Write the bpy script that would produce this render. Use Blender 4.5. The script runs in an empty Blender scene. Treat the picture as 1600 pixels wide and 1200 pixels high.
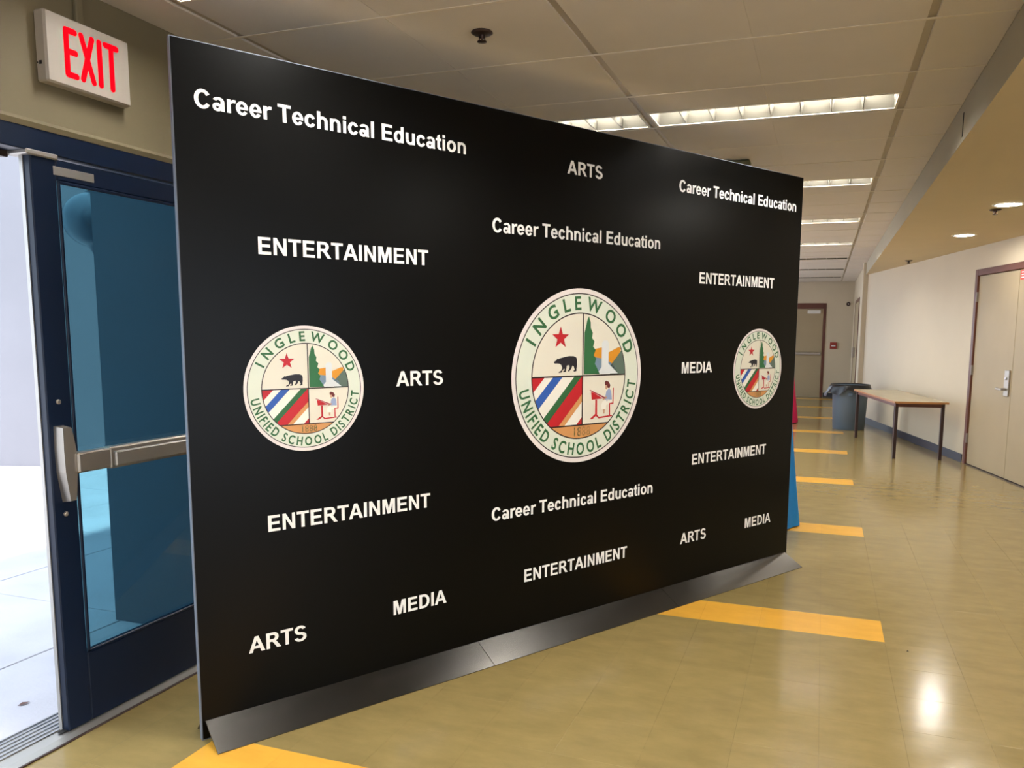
import bpy, math, random
from math import sin, cos, pi, radians as R
from mathutils import Vector, Matrix
from mathutils.geometry import tessellate_polygon

C = bpy.context.scene.collection
sc = bpy.context.scene
random.seed(7)

# ------------------------------------------------------------------ camera
EYE = 1.4866
yaw, pit, rol = R(-19.1831), R(-7.1115), R(0.4437)
F = Vector((sin(yaw) * cos(pit), cos(yaw) * cos(pit), sin(pit)))
Rt = Vector((cos(yaw), -sin(yaw), 0))
Up = Rt.cross(F)
R2 = Rt * cos(rol) + Up * sin(rol)
U2 = -Rt * sin(rol) + Up * cos(rol)
cam = bpy.data.objects.new('camera', bpy.data.cameras.new('camera'))
C.objects.link(cam)
cam.matrix_world = Matrix(((R2.x, U2.x, -F.x, 0), (R2.y, U2.y, -F.y, 0), (R2.z, U2.z, -F.z, EYE), (0, 0, 0, 1)))
cam.data.sensor_width = 36
cam.data.lens = 36 * 1245.04 / 1600
cam.data.shift_x = -0.03083
cam.data.shift_y = 0.04547
cam.data.clip_start = 0.02
cam.data.clip_end = 300
sc.camera = cam

# ------------------------------------------------------------------ world, sun, exposure
w = bpy.data.worlds.new('sky'); sc.world = w; w.use_nodes = True
bg = w.node_tree.nodes['Background']
bg.inputs[0].default_value = (0.74, 0.86, 1.0, 1)
bg.inputs[1].default_value = 3.0
sl = bpy.data.lights.new('sun', 'SUN'); sl.energy = 9.0; sl.angle = R(2.0); sl.color = (1, .96, .9)
so = bpy.data.objects.new('sun', sl); C.objects.link(so)
so.rotation_euler = Vector((.43, .13, 1)).to_track_quat('Z', 'Y').to_euler()
so.location = (2, 2, 12)
sc.view_settings.view_transform = 'Standard'
sc.view_settings.look = 'None'
sc.view_settings.exposure = 0.22
sc.view_settings.gamma = 1.0
sc.view_settings.use_curve_mapping = False
LAMP = 125.0          # troffer lamps
DOWN = 150.0          # recessed downlights

# ------------------------------------------------------------------ colours, materials
def lin(c):
    return tuple(((v / 255) / 12.92 if v / 255 <= .04045 else ((v / 255 + .055) / 1.055) ** 2.4) for v in c)

def mat(name, rgb, rough=.6, metal=0, spec=.5, emit=None, es=0, noise=0, nscale=8, bump=0, bscale=200, coat=0, aniso=0):
    m = bpy.data.materials.new(name); m.use_nodes = True
    nt = m.node_tree; b = nt.nodes['Principled BSDF']
    col = lin(rgb)
    b.inputs['Base Color'].default_value = (*col, 1)
    b.inputs['Roughness'].default_value = rough
    b.inputs['Metallic'].default_value = metal
    b.inputs['Specular IOR Level'].default_value = spec
    b.inputs['Coat Weight'].default_value = coat
    if emit:
        b.inputs['Emission Color'].default_value = (*emit, 1)
        b.inputs['Emission Strength'].default_value = es
    if noise or bump:
        g = nt.nodes.new('ShaderNodeNewGeometry')
    if noise:
        n = nt.nodes.new('ShaderNodeTexNoise'); n.inputs['Scale'].default_value = nscale
        n.inputs['Detail'].default_value = 6
        nt.links.new(g.outputs['Position'], n.inputs['Vector'])
        r = nt.nodes.new('ShaderNodeMapRange')
        r.inputs['From Min'].default_value = .3; r.inputs['From Max'].default_value = .7
        r.inputs['To Min'].default_value = 1 - noise; r.inputs['To Max'].default_value = 1 + noise
        nt.links.new(n.outputs['Fac'], r.inputs['Value'])
        v = nt.nodes.new('ShaderNodeVectorMath'); v.operation = 'SCALE'
        v.inputs[0].default_value = col
        nt.links.new(r.outputs[0], v.inputs['Scale'])
        nt.links.new(v.outputs[0], b.inputs['Base Color'])
    if bump:
        n2 = nt.nodes.new('ShaderNodeTexNoise'); n2.inputs['Scale'].default_value = bscale
        n2.inputs['Detail'].default_value = 3
        nt.links.new(g.outputs['Position'], n2.inputs['Vector'])
        bp = nt.nodes.new('ShaderNodeBump'); bp.inputs['Strength'].default_value = bump
        bp.inputs['Distance'].default_value = .002
        nt.links.new(n2.outputs['Fac'], bp.inputs['Height'])
        nt.links.new(bp.outputs[0], b.inputs['Normal'])
    return m

def floor_mat(name, rgb, vary, marble):
    """waxed vinyl composition tile: each tile a slightly different tone, cloudy marbling, wavy wax film"""
    m = bpy.data.materials.new(name); m.use_nodes = True
    nt = m.node_tree; b = nt.nodes['Principled BSDF']; N = nt.nodes.new; L = nt.links.new
    g = N('ShaderNodeNewGeometry')
    # per tile tone from the tile grid
    sub = N('ShaderNodeVectorMath'); sub.operation = 'SUBTRACT'; sub.inputs[1].default_value = (TX0, TY0, 0)
    div = N('ShaderNodeVectorMath'); div.operation = 'DIVIDE'; div.inputs[1].default_value = (TPX, TPY, 1)
    flo = N('ShaderNodeVectorMath'); flo.operation = 'FLOOR'
    wn = N('ShaderNodeTexWhiteNoise'); wn.noise_dimensions = '2D'
    L(g.outputs['Position'], sub.inputs[0]); L(sub.outputs[0], div.inputs[0]); L(div.outputs[0], flo.inputs[0]); L(flo.outputs[0], wn.inputs['Vector'])
    n1 = N('ShaderNodeTexNoise'); n1.inputs['Scale'].default_value = 1.0; n1.inputs['Detail'].default_value = 8; n1.inputs['Roughness'].default_value = .65
    mp = N('ShaderNodeMapping'); mp.inputs['Scale'].default_value = (5, 11, 1)
    L(g.outputs['Position'], mp.inputs['Vector']); L(mp.outputs[0], n1.inputs['Vector'])
    r1 = N('ShaderNodeMapRange'); r1.inputs['From Min'].default_value = .25; r1.inputs['From Max'].default_value = .75
    r1.inputs['To Min'].default_value = 1 - marble; r1.inputs['To Max'].default_value = 1 + marble
    L(n1.outputs['Fac'], r1.inputs['Value'])
    r2 = N('ShaderNodeMapRange'); r2.inputs['To Min'].default_value = 1 - vary; r2.inputs['To Max'].default_value = 1 + vary
    L(wn.outputs['Value'], r2.inputs['Value'])
    mu = N('ShaderNodeMath'); mu.operation = 'MULTIPLY'; L(r1.outputs[0], mu.inputs[0]); L(r2.outputs[0], mu.inputs[1])
    v = N('ShaderNodeVectorMath'); v.operation = 'SCALE'; v.inputs[0].default_value = lin(rgb)
    L(mu.outputs[0], v.inputs['Scale']); L(v.outputs[0], b.inputs['Base Color'])
    n3 = N('ShaderNodeTexNoise'); n3.inputs['Scale'].default_value = 7; n3.inputs['Detail'].default_value = 3
    L(g.outputs['Position'], n3.inputs['Vector'])
    bp = N('ShaderNodeBump'); bp.inputs['Strength'].default_value = .2; bp.inputs['Distance'].default_value = .004
    L(n3.outputs['Fac'], bp.inputs['Height']); L(bp.outputs[0], b.inputs['Normal'])
    r3 = N('ShaderNodeMapRange'); r3.inputs['To Min'].default_value = .10; r3.inputs['To Max'].default_value = .24
    L(n1.outputs['Fac'], r3.inputs['Value']); L(r3.outputs[0], b.inputs['Roughness'])
    b.inputs['Specular IOR Level'].default_value = .55
    return m

TPX, TPY, TX0, TY0 = .2975, .305, .352, 4.055
M = {}
M['floor'] = floor_mat('floor_tile', (145, 126, 80), .018, .13)
M['yellow'] = floor_mat('yellow_tile', (228, 170, 66), .02, .08)
M['grout'] = mat('tile_joint', (92, 82, 60), .8)
M['ceil'] = mat('ceiling_tile', (208, 200, 190), .9, spec=.2, noise=.02, nscale=3, bump=.25, bscale=180)
M['rail'] = mat('grid_rail', (168, 156, 136), .5)
M['railx'] = mat('cross_rail', (214, 204, 186), .5)
M['soffit'] = mat('soffit_paint', (196, 178, 140), .8, noise=.02, nscale=2)
M['soffit_face'] = mat('soffit_face', (176, 168, 146), .8, noise=.02, nscale=2)
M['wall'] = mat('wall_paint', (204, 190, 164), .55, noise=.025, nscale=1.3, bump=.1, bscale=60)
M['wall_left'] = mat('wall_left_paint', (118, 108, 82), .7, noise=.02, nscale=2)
M['base'] = mat('rubber_base', (48, 51, 62), .45)
M['brown'] = mat('brown_frame', (98, 54, 38), .4)
M['doorbeige'] = mat('beige_door', (168, 150, 118), .5, noise=.03, nscale=3)
M['navy'] = mat('navy_metal', (6, 24, 48), .4, spec=.35)
M['alu'] = mat('aluminium', (190, 190, 192), .32, metal=1)
M['alu_dull'] = mat('dull_aluminium', (178, 174, 168), .5, metal=.9)
M['steel'] = mat('satin_steel', (176, 168, 158), .42, metal=.85)
M['dark'] = mat('dark_void', (14, 13, 12), .8)
M['black'] = mat('black_vinyl', (4, 4, 4), .32, spec=.16)
M['ramp'] = mat('dark_laminate', (98, 95, 91), .23, metal=1)
M['edge'] = mat('panel_edge', (120, 126, 138), .6, metal=.2)
M['white'] = mat('white_print', (250, 248, 244), .4)
M['plastic'] = mat('white_plastic', (226, 220, 210), .4)
M['sign_case'] = mat('sign_case', (168, 160, 148), .5)
M['red_light'] = mat('exit_red', (170, 0, 6), .8, spec=.05, emit=(1, .0, .008), es=.95)
M['red_dark'] = mat('dark_red', (120, 30, 24), .5)
M['trough'] = mat('parabolic_louver', (96, 92, 82), .35, spec=.5)
M['lamp'] = mat('lamp_glow', (255, 255, 255), .5, emit=(1.0, .98, .94), es=LAMP)
M['lamp_off'] = mat('lamp_tube', (225, 222, 214), .4)
M['down'] = mat('downlight_glow', (255, 255, 255), .5, emit=(1.0, .96, .88), es=DOWN)
M['bronze'] = mat('dark_bronze', (62, 46, 40), .4, metal=.6)
M['blue'] = mat('blue_cloth', (0, 122, 196), .8, noise=.05, nscale=12)
M['pink'] = mat('pink_cloth', (222, 22, 92), .8, noise=.05, nscale=12)
M['bin'] = mat('grey_blue_plastic', (92, 108, 124), .45)
M['bag'] = mat('black_bag', (22, 20, 22), .3, noise=.2, nscale=20, bump=.6, bscale=25)
M['tabletop'] = mat('laminate_top', (176, 158, 120), .22, noise=.05, nscale=5)
M['woodedge'] = mat('wood_edge', (164, 112, 62), .4)
M['tableleg'] = mat('dark_brown_metal', (46, 26, 24), .35)
M['concrete'] = mat('concrete', (206, 202, 208), .85, noise=.10, nscale=2.2, bump=.4, bscale=60)
M['outwall'] = mat('outside_wall', (140, 138, 142), .85, noise=.05, nscale=.8)
M['alcove'] = mat('alcove_paint', (86, 96, 108), .8, noise=.04, nscale=2)
M['mirror'] = mat('grey_globe', (90, 104, 118), .25)
M['redsign'] = mat('red_sign', (226, 50, 40), .5)
M['redbox'] = mat('red_box', (150, 48, 34), .5)
M['hinge'] = mat('hinge_metal', (150, 140, 132), .4, metal=.7)
M['olive'] = mat('olive_plastic', (104, 100, 64), .6)
for k, c in dict(s_rim=(236, 226, 222), s_line=(40, 26, 24), s_band=(224, 229, 212), s_in=(232, 226, 208), s_green=(44, 102, 58),
                 s_red=(196, 28, 40), s_blue=(44, 92, 176), s_tan=(214, 152, 92), s_bear=(30, 28, 38), s_orange=(222, 148, 34),
                 s_rock=(92, 112, 100), s_water=(222, 226, 226), s_mist=(122, 146, 168), s_skin=(206, 160, 130), s_shirt=(156, 172, 206),
                 s_wine=(164, 36, 64), s_hair=(110, 40, 40), s_tree=(44, 108, 64), s_lite=(244, 240, 226)).items():
    M[k] = mat('seal_' + k[2:], c, .42)

def glass_mat():
    m = bpy.data.materials.new('tinted_glass'); m.use_nodes = True
    nt = m.node_tree; nt.nodes.clear(); N = nt.nodes.new
    o = N('ShaderNodeOutputMaterial'); mx = N('ShaderNodeMixShader'); t = N('ShaderNodeBsdfTransparent'); gl = N('ShaderNodeBsdfGlossy')
    t.inputs[0].default_value = (.33, .51, .56, 1); gl.inputs['Roughness'].default_value = .02
    gl.inputs['Color'].default_value = (.8, .9, 1, 1)
    f = N('ShaderNodeLayerWeight'); f.inputs[0].default_value = .5
    pw = N('ShaderNodeMath'); pw.operation = 'POWER'; pw.inputs[1].default_value = 5
    ma = N('ShaderNodeMath'); ma.operation = 'MULTIPLY_ADD'; ma.inputs[1].default_value = .9; ma.inputs[2].default_value = .04
    nt.links.new(f.outputs['Facing'], pw.inputs[0]); nt.links.new(pw.outputs[0], ma.inputs[0])
    nt.links.new(ma.outputs[0], mx.inputs[0]); nt.links.new(t.outputs[0], mx.inputs[1]); nt.links.new(gl.outputs[0], mx.inputs[2])
    nt.links.new(mx.outputs[0], o.inputs[0])
    return m
M['glass'] = glass_mat()

# ------------------------------------------------------------------ helpers
class MB:
    def __init__(s): s.v = []; s.f = []; s.m = []; s.sm = []
    def add(s, vs, fs, mi=0, smooth=False):
        o = len(s.v); s.v += [tuple(v) for v in vs]
        for f in fs:
            s.f.append([i + o for i in f]); s.m.append(mi); s.sm.append(smooth)
        return s
    def box(s, a, b, mi=0):
        x0, y0, z0 = a; x1, y1, z1 = b
        s.add([(x0, y0, z0), (x1, y0, z0), (x1, y1, z0), (x0, y1, z0), (x0, y0, z1), (x1, y0, z1), (x1, y1, z1), (x0, y1, z1)],
              [(3, 2, 1, 0), (4, 5, 6, 7), (0, 1, 5, 4), (1, 2, 6, 5), (2, 3, 7, 6), (3, 0, 4, 7)], mi)
        return s
    def cbox(s, a, b, c=.003, mi=0):
        """box with chamfered edges"""
        x0, y0, z0 = a; x1, y1, z1 = b
        c = min(c, (x1 - x0) * .45, (y1 - y0) * .45, (z1 - z0) * .45)
        V = []; idx = {}
        for ix, X in enumerate((x0, x1)):
            for iy, Y in enumerate((y0, y1)):
                for iz, Z in enumerate((z0, z1)):
                    dx, dy, dz = (c if ix == 0 else -c), (c if iy == 0 else -c), (c if iz == 0 else -c)
                    for k, p in enumerate(((X, Y + dy, Z + dz), (X + dx, Y, Z + dz), (X + dx, Y + dy, Z))):
                        idx[(ix, iy, iz, k)] = len(V); V.append(p)
        fs = []
        q = ((0, 0), (1, 0), (1, 1), (0, 1))
        for i in (0, 1):
            fs.append([idx[(i, a_, b_, 0)] for a_, b_ in q]); fs.append([idx[(a_, i, b_, 1)] for a_, b_ in q]); fs.append([idx[(a_, b_, i, 2)] for a_, b_ in q])
        for i in (0, 1):
            for j in (0, 1):
                fs.append([idx[(i, j, 0, 0)], idx[(i, j, 1, 0)], idx[(i, j, 1, 1)], idx[(i, j, 0, 1)]])
                fs.append([idx[(i, 0, j, 0)], idx[(i, 1, j, 0)], idx[(i, 1, j, 2)], idx[(i, 0, j, 2)]])
                fs.append([idx[(0, i, j, 1)], idx[(1, i, j, 1)], idx[(1, i, j, 2)], idx[(0, i, j, 2)]])
                for k in (0, 1):
                    fs.append([idx[(i, j, k, 0)], idx[(i, j, k, 1)], idx[(i, j, k, 2)]])
        s.add(V, fs, mi); s.fixn = True
        return s
    def lathe(s, prof, c=(0, 0, 0), n=32, mi=0, cap0=True, cap1=True, smooth=True, sx=1, sy=1):
        vs = [(c[0] + sx * r * cos(2 * pi * i / n), c[1] + sy * r * sin(2 * pi * i / n), c[2] + z) for r, z in prof for i in range(n)]
        fs = [(j * n + i, j * n + (i + 1) % n, (j + 1) * n + (i + 1) % n, (j + 1) * n + i) for j in range(len(prof) - 1) for i in range(n)]
        s.add(vs, fs, mi, smooth)
        if cap0: s.add([(c[0] + sx * prof[0][0] * cos(2 * pi * i / n), c[1] + sy * prof[0][0] * sin(2 * pi * i / n), c[2] + prof[0][1]) for i in range(n)], [list(range(n))[::-1]], mi)
        if cap1: s.add([(c[0] + sx * prof[-1][0] * cos(2 * pi * i / n), c[1] + sy * prof[-1][0] * sin(2 * pi * i / n), c[2] + prof[-1][1]) for i in range(n)], [list(range(n))], mi)
        return s
    def prism(s, poly, axis, a, b, mi=0):
        """polygon given in the other two axes, extruded along axis from a to b"""
        def P(u, v, t):
            return {0: (t, u, v), 1: (u, t, v), 2: (u, v, t)}[axis]
        n = len(poly)
        s.add([P(u, v, a) for u, v in poly] + [P(u, v, b) for u, v in poly],
              [list(range(n))[::-1], list(range(n, 2 * n))] + [(i, (i + 1) % n, n + (i + 1) % n, n + i) for i in range(n)], mi)
        s.fixn = True
        return s
    def mesh(s, name, mats):
        me = bpy.data.meshes.new(name)
        me.from_pydata(s.v, [], s.f)
        for m in (mats if isinstance(mats, (list, tuple)) else [mats]): me.materials.append(m)
        me.polygons.foreach_set('material_index', s.m)
        me.polygons.foreach_set('use_smooth', s.sm)
        if getattr(s, 'fixn', False):
            import bmesh
            bm = bmesh.new(); bm.from_mesh(me); bmesh.ops.recalc_face_normals(bm, faces=bm.faces); bm.to_mesh(me); bm.free()
        me.update()
        return me
    def obj(s, name, mats, parent=None, **kw):
        return link(name, s.mesh(name, mats), parent, **kw)

def link(name, me, parent=None, loc=None, rotz=None, **kw):
    o = bpy.data.objects.new(name, me); C.objects.link(o)
    if parent: o.parent = parent
    if loc: o.location = loc
    if rotz is not None: o.rotation_euler.z = rotz
    for k, v in kw.items(): o[{'cat': 'category'}.get(k, k)] = v
    return o

def empty(name, loc=(0, 0, 0), rotz=0, **kw):
    o = link(name, None, None, loc, rotz, **kw); o.empty_display_size = .1
    return o

def copy_tree(o, parent=None):
    c = o.copy(); C.objects.link(c)
    if parent: c.parent = parent
    for ch in list(o.children): copy_tree(ch, c)
    return c

# ------------------------------------------------------------------ setting
XL = -2.55            # left wall face
HC = 2.67             # tile ceiling
HS = 2.4676           # soffit
XS = .625             # soffit face
YF = 19.85            # far wall
YB = -6.0             # wall behind
RW0 = Vector((2.6595, 5.4, 0)); ra = R(12.2793)
RD = Vector((-sin(ra), cos(ra), 0))       # along the right wall, away from the camera
RN = Vector((-cos(ra), -sin(ra), 0))      # out of the right wall into the hall
def wx(y): return RW0.x - (y - RW0.y) * math.tan(ra)
YE = RW0.y + (RW0.x - XS) / math.tan(ra)  # where the slanted wall meets the soffit face line
DY1w = 1.9
DY0, DY1, DZ1 = 1.10, 3.00, 2.155         # double door opening

# left wall with the door opening
mb = MB()
mb.box((XL - .12, YB, 0), (XL, DY0, HC + .3)); mb.box((XL - .12, DY1, 0), (XL, 8.6, HC + .3)); mb.box((XL - .12, 19.4, 0), (XL, YF, HC + .3)); mb.box((XL - .12, 8.6, 2.3), (XL, 19.4, HC + .3)); mb.box((XL - .12, DY0, DZ1), (XL, DY1, HC + .3))
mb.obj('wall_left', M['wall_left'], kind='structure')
MB().box((XL - .12, YF, 0), (XS + 1.2, YF + .12, HC + .3)).obj('wall_far', M['wall'], kind='structure')
mb = MB(); XW = wx(YB) + .3; W0, W1 = -1.6, 4.4
mb.box((XL - .12, YB - .12, 0), (W0, YB, HC + .3)); mb.box((W1, YB - .12, 0), (XW, YB, HC + .3)); mb.box((W0, YB - .12, 2.3), (W1, YB, HC + .3))
mb.obj('wall_back', M['wall'], kind='structure')
wn_ = empty('added_window_1', (W0, YB, 0), kind='structure')  # unseen opening, put in behind the camera as extra daylight source
m = MB()
for k in range(5): m.cbox((1.5 * k - (.06 if k == 4 else 0), -.1, 0), (1.5 * k + (.06 if k < 4 else 0), -.03, 2.3), .004)
m.cbox((0, -.09, 0), (W1 - W0, -.04, .09), .004); m.cbox((0, -.09, 2.22), (W1 - W0, -.04, 2.3), .004)
m.obj('added_window_frame', M['navy'], wn_)
pl_ = bpy.data.lights.new('added_window_portal', 'AREA'); pl_.shape = 'RECTANGLE'; pl_.size = W1 - W0; pl_.size_y = 2.3; pl_.cycles.is_portal = True
po_ = bpy.data.objects.new('added_window_portal', pl_); C.objects.link(po_); po_.location = ((W0 + W1) / 2, YB - .13, 1.15); po_.rotation_euler = (pi / 2, 0, 0)
pl2 = bpy.data.lights.new('doorway_portal', 'AREA'); pl2.shape = 'RECTANGLE'; pl2.size = DY1w; pl2.size_y = 2.1; pl2.cycles.is_portal = True
po2 = bpy.data.objects.new('doorway_portal', pl2); C.objects.link(po2); po2.location = (XL - .14, 2.05, 1.05); po2.rotation_euler = (pi / 2, 0, -pi / 2)
MB().box((-8, YB - 14, -.2), (14, YB - .12, -.02)).obj('forecourt', M['concrete'], kind='structure')
w2 = empty('added_window_2', (XL, 8.6, 0), pi / 2, kind='structure')      # added unseen glazing behind the backdrop, lets in extra daylight
m = MB()
for k in range(10): m.cbox((1.2 * k - (.07 if k == 9 else 0), .03, 0), (1.2 * k + (.07 if k < 9 else 0), .1, 2.3), .004)
m.cbox((0, .04, 0), (10.8, .09, .12), .004); m.cbox((0, .04, 2.2), (10.8, .09, 2.3), .004)
m.obj('added_window_frame', M['navy'], w2)
pl3 = bpy.data.lights.new('added_side_portal', 'AREA'); pl3.shape = 'RECTANGLE'; pl3.size = 10.8; pl3.size_y = 2.3; pl3.cycles.is_portal = True
po3 = bpy.data.objects.new('added_side_portal', pl3); C.objects.link(po3); po3.location = (XL - .14, 14.0, 1.15); po3.rotation_euler = (pi / 2, 0, -pi / 2)
# right wall: slanted part with double door opening, then straight part
wr = empty('wall_right', RW0, math.atan2(RD.y, RD.x), kind='structure')   # local x = along wall, local y = into the hall
TD0, TD1, TDZ = 3.0 - .05, 4.95, 2.19     # door opening along the wall
LEN = (YE - RW0.y) / RD.y
mb = MB()
WA, WB = -9.6, -3.6
mb.box((-13, -.12, 0), (WA, 0, HC + .2)); mb.box((WB, -.12, 0), (TD0, 0, HC + .2)); mb.box((WA, -.12, 2.3), (WB, 0, HC + .2)); mb.box((TD1, -.12, 0), (LEN + .03, 0, HC + .2)); mb.box((TD0, -.12, TDZ), (TD1, 0, HC + .2))
mb.obj('wall_panel', M['wall'], wr)
w3 = empty('added_window_3', RW0 + RD * WA, math.atan2(RD.y, RD.x), kind='structure')     # unseen glazing added beside the camera to brighten backdrop and hall
m = MB()
for k in range(6): m.cbox((1.2 * k - (.07 if k == 5 else 0), -.1, 0), (1.2 * k + (.07 if k < 5 else 0), -.03, 2.3), .004)
m.cbox((0, -.09, 0), (6.0, -.04, .12), .004); m.cbox((0, -.09, 2.2), (6.0, -.04, 2.3), .004)
m.obj('added_window_frame', M['navy'], w3)
pl4 = bpy.data.lights.new('added_front_portal', 'AREA'); pl4.shape = 'RECTANGLE'; pl4.size = 6.0; pl4.size_y = 2.3; pl4.cycles.is_portal = True
po4 = bpy.data.objects.new('added_front_portal', pl4); C.objects.link(po4); po4.location = RW0 + RD * (WA + 3.0) - RN * .14 + Vector((0, 0, 1.15))
po4.rotation_euler = (-RN).to_track_quat('Z', 'Y').to_euler()
MB().add([(wx(-6) + .12, -6, -.02), (16, -6, -.02), (16, 6, -.02), (wx(6) + .12, 6, -.02)], [(0, 1, 2, 3)]).obj('front_pavement', M['concrete'], kind='structure')
mb = MB().box((XS, YE - .02, 0), (XS + .12, YF, HC + .2))
mb.obj('wall_right_far', M['wall'], kind='structure')
# pilaster where the two meet
MB().cbox((XS - .045, YE - .16, 0), (XS + .14, YE + .05, HC), .008).obj('trim_3', M['wall'], kind='structure')

# floor slab and tiles
fl = empty('floor', kind='structure')
MB().add([(XL - .02, YB, -.004), (wx(YB) + .1, YB, -.004), (wx(YE) + .1, YE, -.004), (XS + .1, YF, -.004), (XL - .02, YF, -.004),
          (XL - .02, YB, -.1), (wx(YB) + .1, YB, -.1), (wx(YE) + .1, YE, -.1), (XS + .1, YF, -.1), (XL - .02, YF, -.1)],
         [(0, 1, 2, 3, 4), (9, 8, 7, 6, 5)] + [(i, i + 5, (i + 1) % 5 + 5, (i + 1) % 5) for i in range(5)]).obj('subfloor', M['grout'], fl)
g = .0002
def tile_mesh(name, m):
    return MB().add([(g, g, -.0035), (TPX - g, g, -.0035), (TPX - g, TPY - g, -.0035), (g, TPY - g, -.0035),
                     (g, g, -.0002), (TPX - g, g, -.0002), (TPX - g, TPY - g, -.0002), (g, TPY - g, -.0002),
                     (g + .0003, g + .0003, 0), (TPX - g - .0003, g + .0003, 0), (TPX - g - .0003, TPY - g - .0003, 0), (g + .0003, TPY - g - .0003, 0)],
                    [(8, 9, 10, 11)] + [(a, (a + 1) % 4, (a + 1) % 4 + 4, a + 4) for a in range(4)] + [(a + 4, (a + 1) % 4 + 4, (a + 1) % 4 + 8, a + 8) for a in range(4)]).mesh(name, m)
tme = tile_mesh('floor_tile', M['floor']); yme = tile_mesh('yellow_floor_tile', M['yellow'])
rest = MB()
def hull_x(y):
    return min(wx(y), 99) if y < YE else XS
i0 = int((XL - TX0) // TPX); ny0 = int((YB - TY0) // TPY); ny1 = int((YF - TY0) // TPY) + 1
cnt = 0
for j in range(ny0, ny1):
    y0 = TY0 + j * TPY
    yellow_row = (j % 7 == 0)
    for i in range(i0, 20):
        x0 = TX0 + i * TPX
        ya, yb = max(y0 + g, YB), min(y0 + TPY - g, YF)
        lim = min(hull_x(y0), hull_x(y0 + TPY)) if y0 < YE - TPY else XS
        if x0 > hull_x(y0): continue
        yel = yellow_row and -8 <= i <= -1
        full = x0 > XL and x0 + TPX < lim and y0 > YB and y0 + TPY < YF
        if yel and full and y0 > 1.5:
            link('yellow_floor_tile', yme, fl, (x0, y0, 0)); continue
        if full and 1.5 < y0 < 6.6 and cnt < 280:
            link('floor_tile', tme, fl, (x0, y0, 0)); cnt += 1; continue
        xa = max(x0 + g, XL)
        xb0, xb1 = min(x0 + TPX - g, hull_x(ya)), min(x0 + TPX - g, hull_x(yb) if yb < YE else XS)
        if xb0 <= xa or xb1 <= xa - .2: continue
        rest.add([(xa, ya, 0), (xb0, ya, 0), (max(xb1, xa), yb, 0), (xa, yb, 0)], [(0, 1, 2, 3)], 1 if yel else 0)
rest.obj('floor_tiling', [M['floor'], M['yellow']], fl, kind='stuff')

# baseboards
bb = MB().prism([(0, 0), (.007, 0), (.007, .09), (.003, .1), (0, .1)], 0, 0, 1)
def baseboard(name, p0, p1):
    d = Vector(p1) - Vector(p0); L = d.length
    MB().prism([(0, 0), (.009, 0), (.009, .092), (.004, .1), (0, .1)], 0, 0, L).obj(name, M['base'], None, loc=tuple(p0), rotz=math.atan2(d.y, d.x), kind='structure')
pR = lambda t: tuple(RW0 + RD * t)
baseboard('baseboard_right', pR(TD1 + .06), pR(LEN - .2))
baseboard('baseboard_right_near', pR(-13), pR(TD0 - .06))
baseboard('baseboard_far', (XS, YF, 0), (.045, YF, 0))
baseboard('baseboard_left', (XL, YF, 0), (XL, DY1 + .06, 0))
baseboard('baseboard_left_near', (XL, DY0 - .06, 0), (XL, YB, 0))
baseboard('baseboard_back', (wx(YB), YB, 0), (XL, YB, 0)) if False else None

# ---------------------------------------------------------------- ceiling
ce = empty('ceiling', kind='structure')
MB().box((XL - .05, YB, HC + .12), (XS + .05, YF, HC + .2)).obj('deck', M['ceil'], ce)
GX = [-2.305, -.988, .328]; CP = .652; CY0 = 2.83
cols = [(XL, GX[0]), (GX[0], GX[1]), (GX[1], GX[2]), (GX[2], XS)]
fix_y = [4.46 + 2.282 * k for k in range(-4, 7)]
jr = range(int((YB - CY0) // CP), int((YF - CY0) // CP) + 1)
me_cache = {}
def ceil_tile(x0, x1, y0, y1, score):
    key = (round(x1 - x0, 3), round(y1 - y0, 3), score)
    if key not in me_cache:
        W_, D_ = x1 - x0, y1 - y0
        m = MB()
        if score:
            c_ = W_ / 2
            m.cbox((0, 0, 0), (c_ - .0008, D_, .015), .001); m.cbox((c_ + .0008, 0, 0), (W_, D_, .015), .001); m.box((c_ - .003, .001, .002), (c_ + .003, D_ - .001, .014))
        else:
            m.cbox((0, 0, 0), (W_, D_, .015), .003)
        me_cache[key] = m.mesh('ceiling_tile', M['ceil'])
    link('ceiling_tile', me_cache[key], ce, (x0, y0, HC + random.uniform(-.001, .0015)))
for j in jr:
    ya, yb = max(CY0 + j * CP, YB), min(CY0 + (j + 1) * CP, YF)
    if yb - ya < .1: continue
    fx = [f for f in fix_y if ya - .05 < f < yb - .05]
    for k, (xa, xb) in enumerate(cols):
        ax, bx = xa + (.016 if k else 0), xb - (.016 if k < 3 else 0)
        a_, b_ = ya + .004, yb - .004
        if k in (1, 2) and fx:
            f = fx[0]
            if f - ya > .06: ceil_tile(ax, bx, a_, f - .006, k in (1, 2))
            if yb - (f + .30) > .06: ceil_tile(ax, bx, f + .306, b_, k in (1, 2))
        else:
            ceil_tile(ax, bx, a_, b_, k in (1, 2))
for x in GX:
    MB().box((x - .019, YB, HC + .008), (x + .019, YF, HC + .03)).obj('main_rail', M['rail'], ce)
for j in jr:
    y = CY0 + j * CP
    if y > YB + .02: MB().box((XL, y - .0065, HC - .0015), (XS, y + .0065, HC + .002)).obj('cross_rail', M['railx'], ce)
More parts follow.
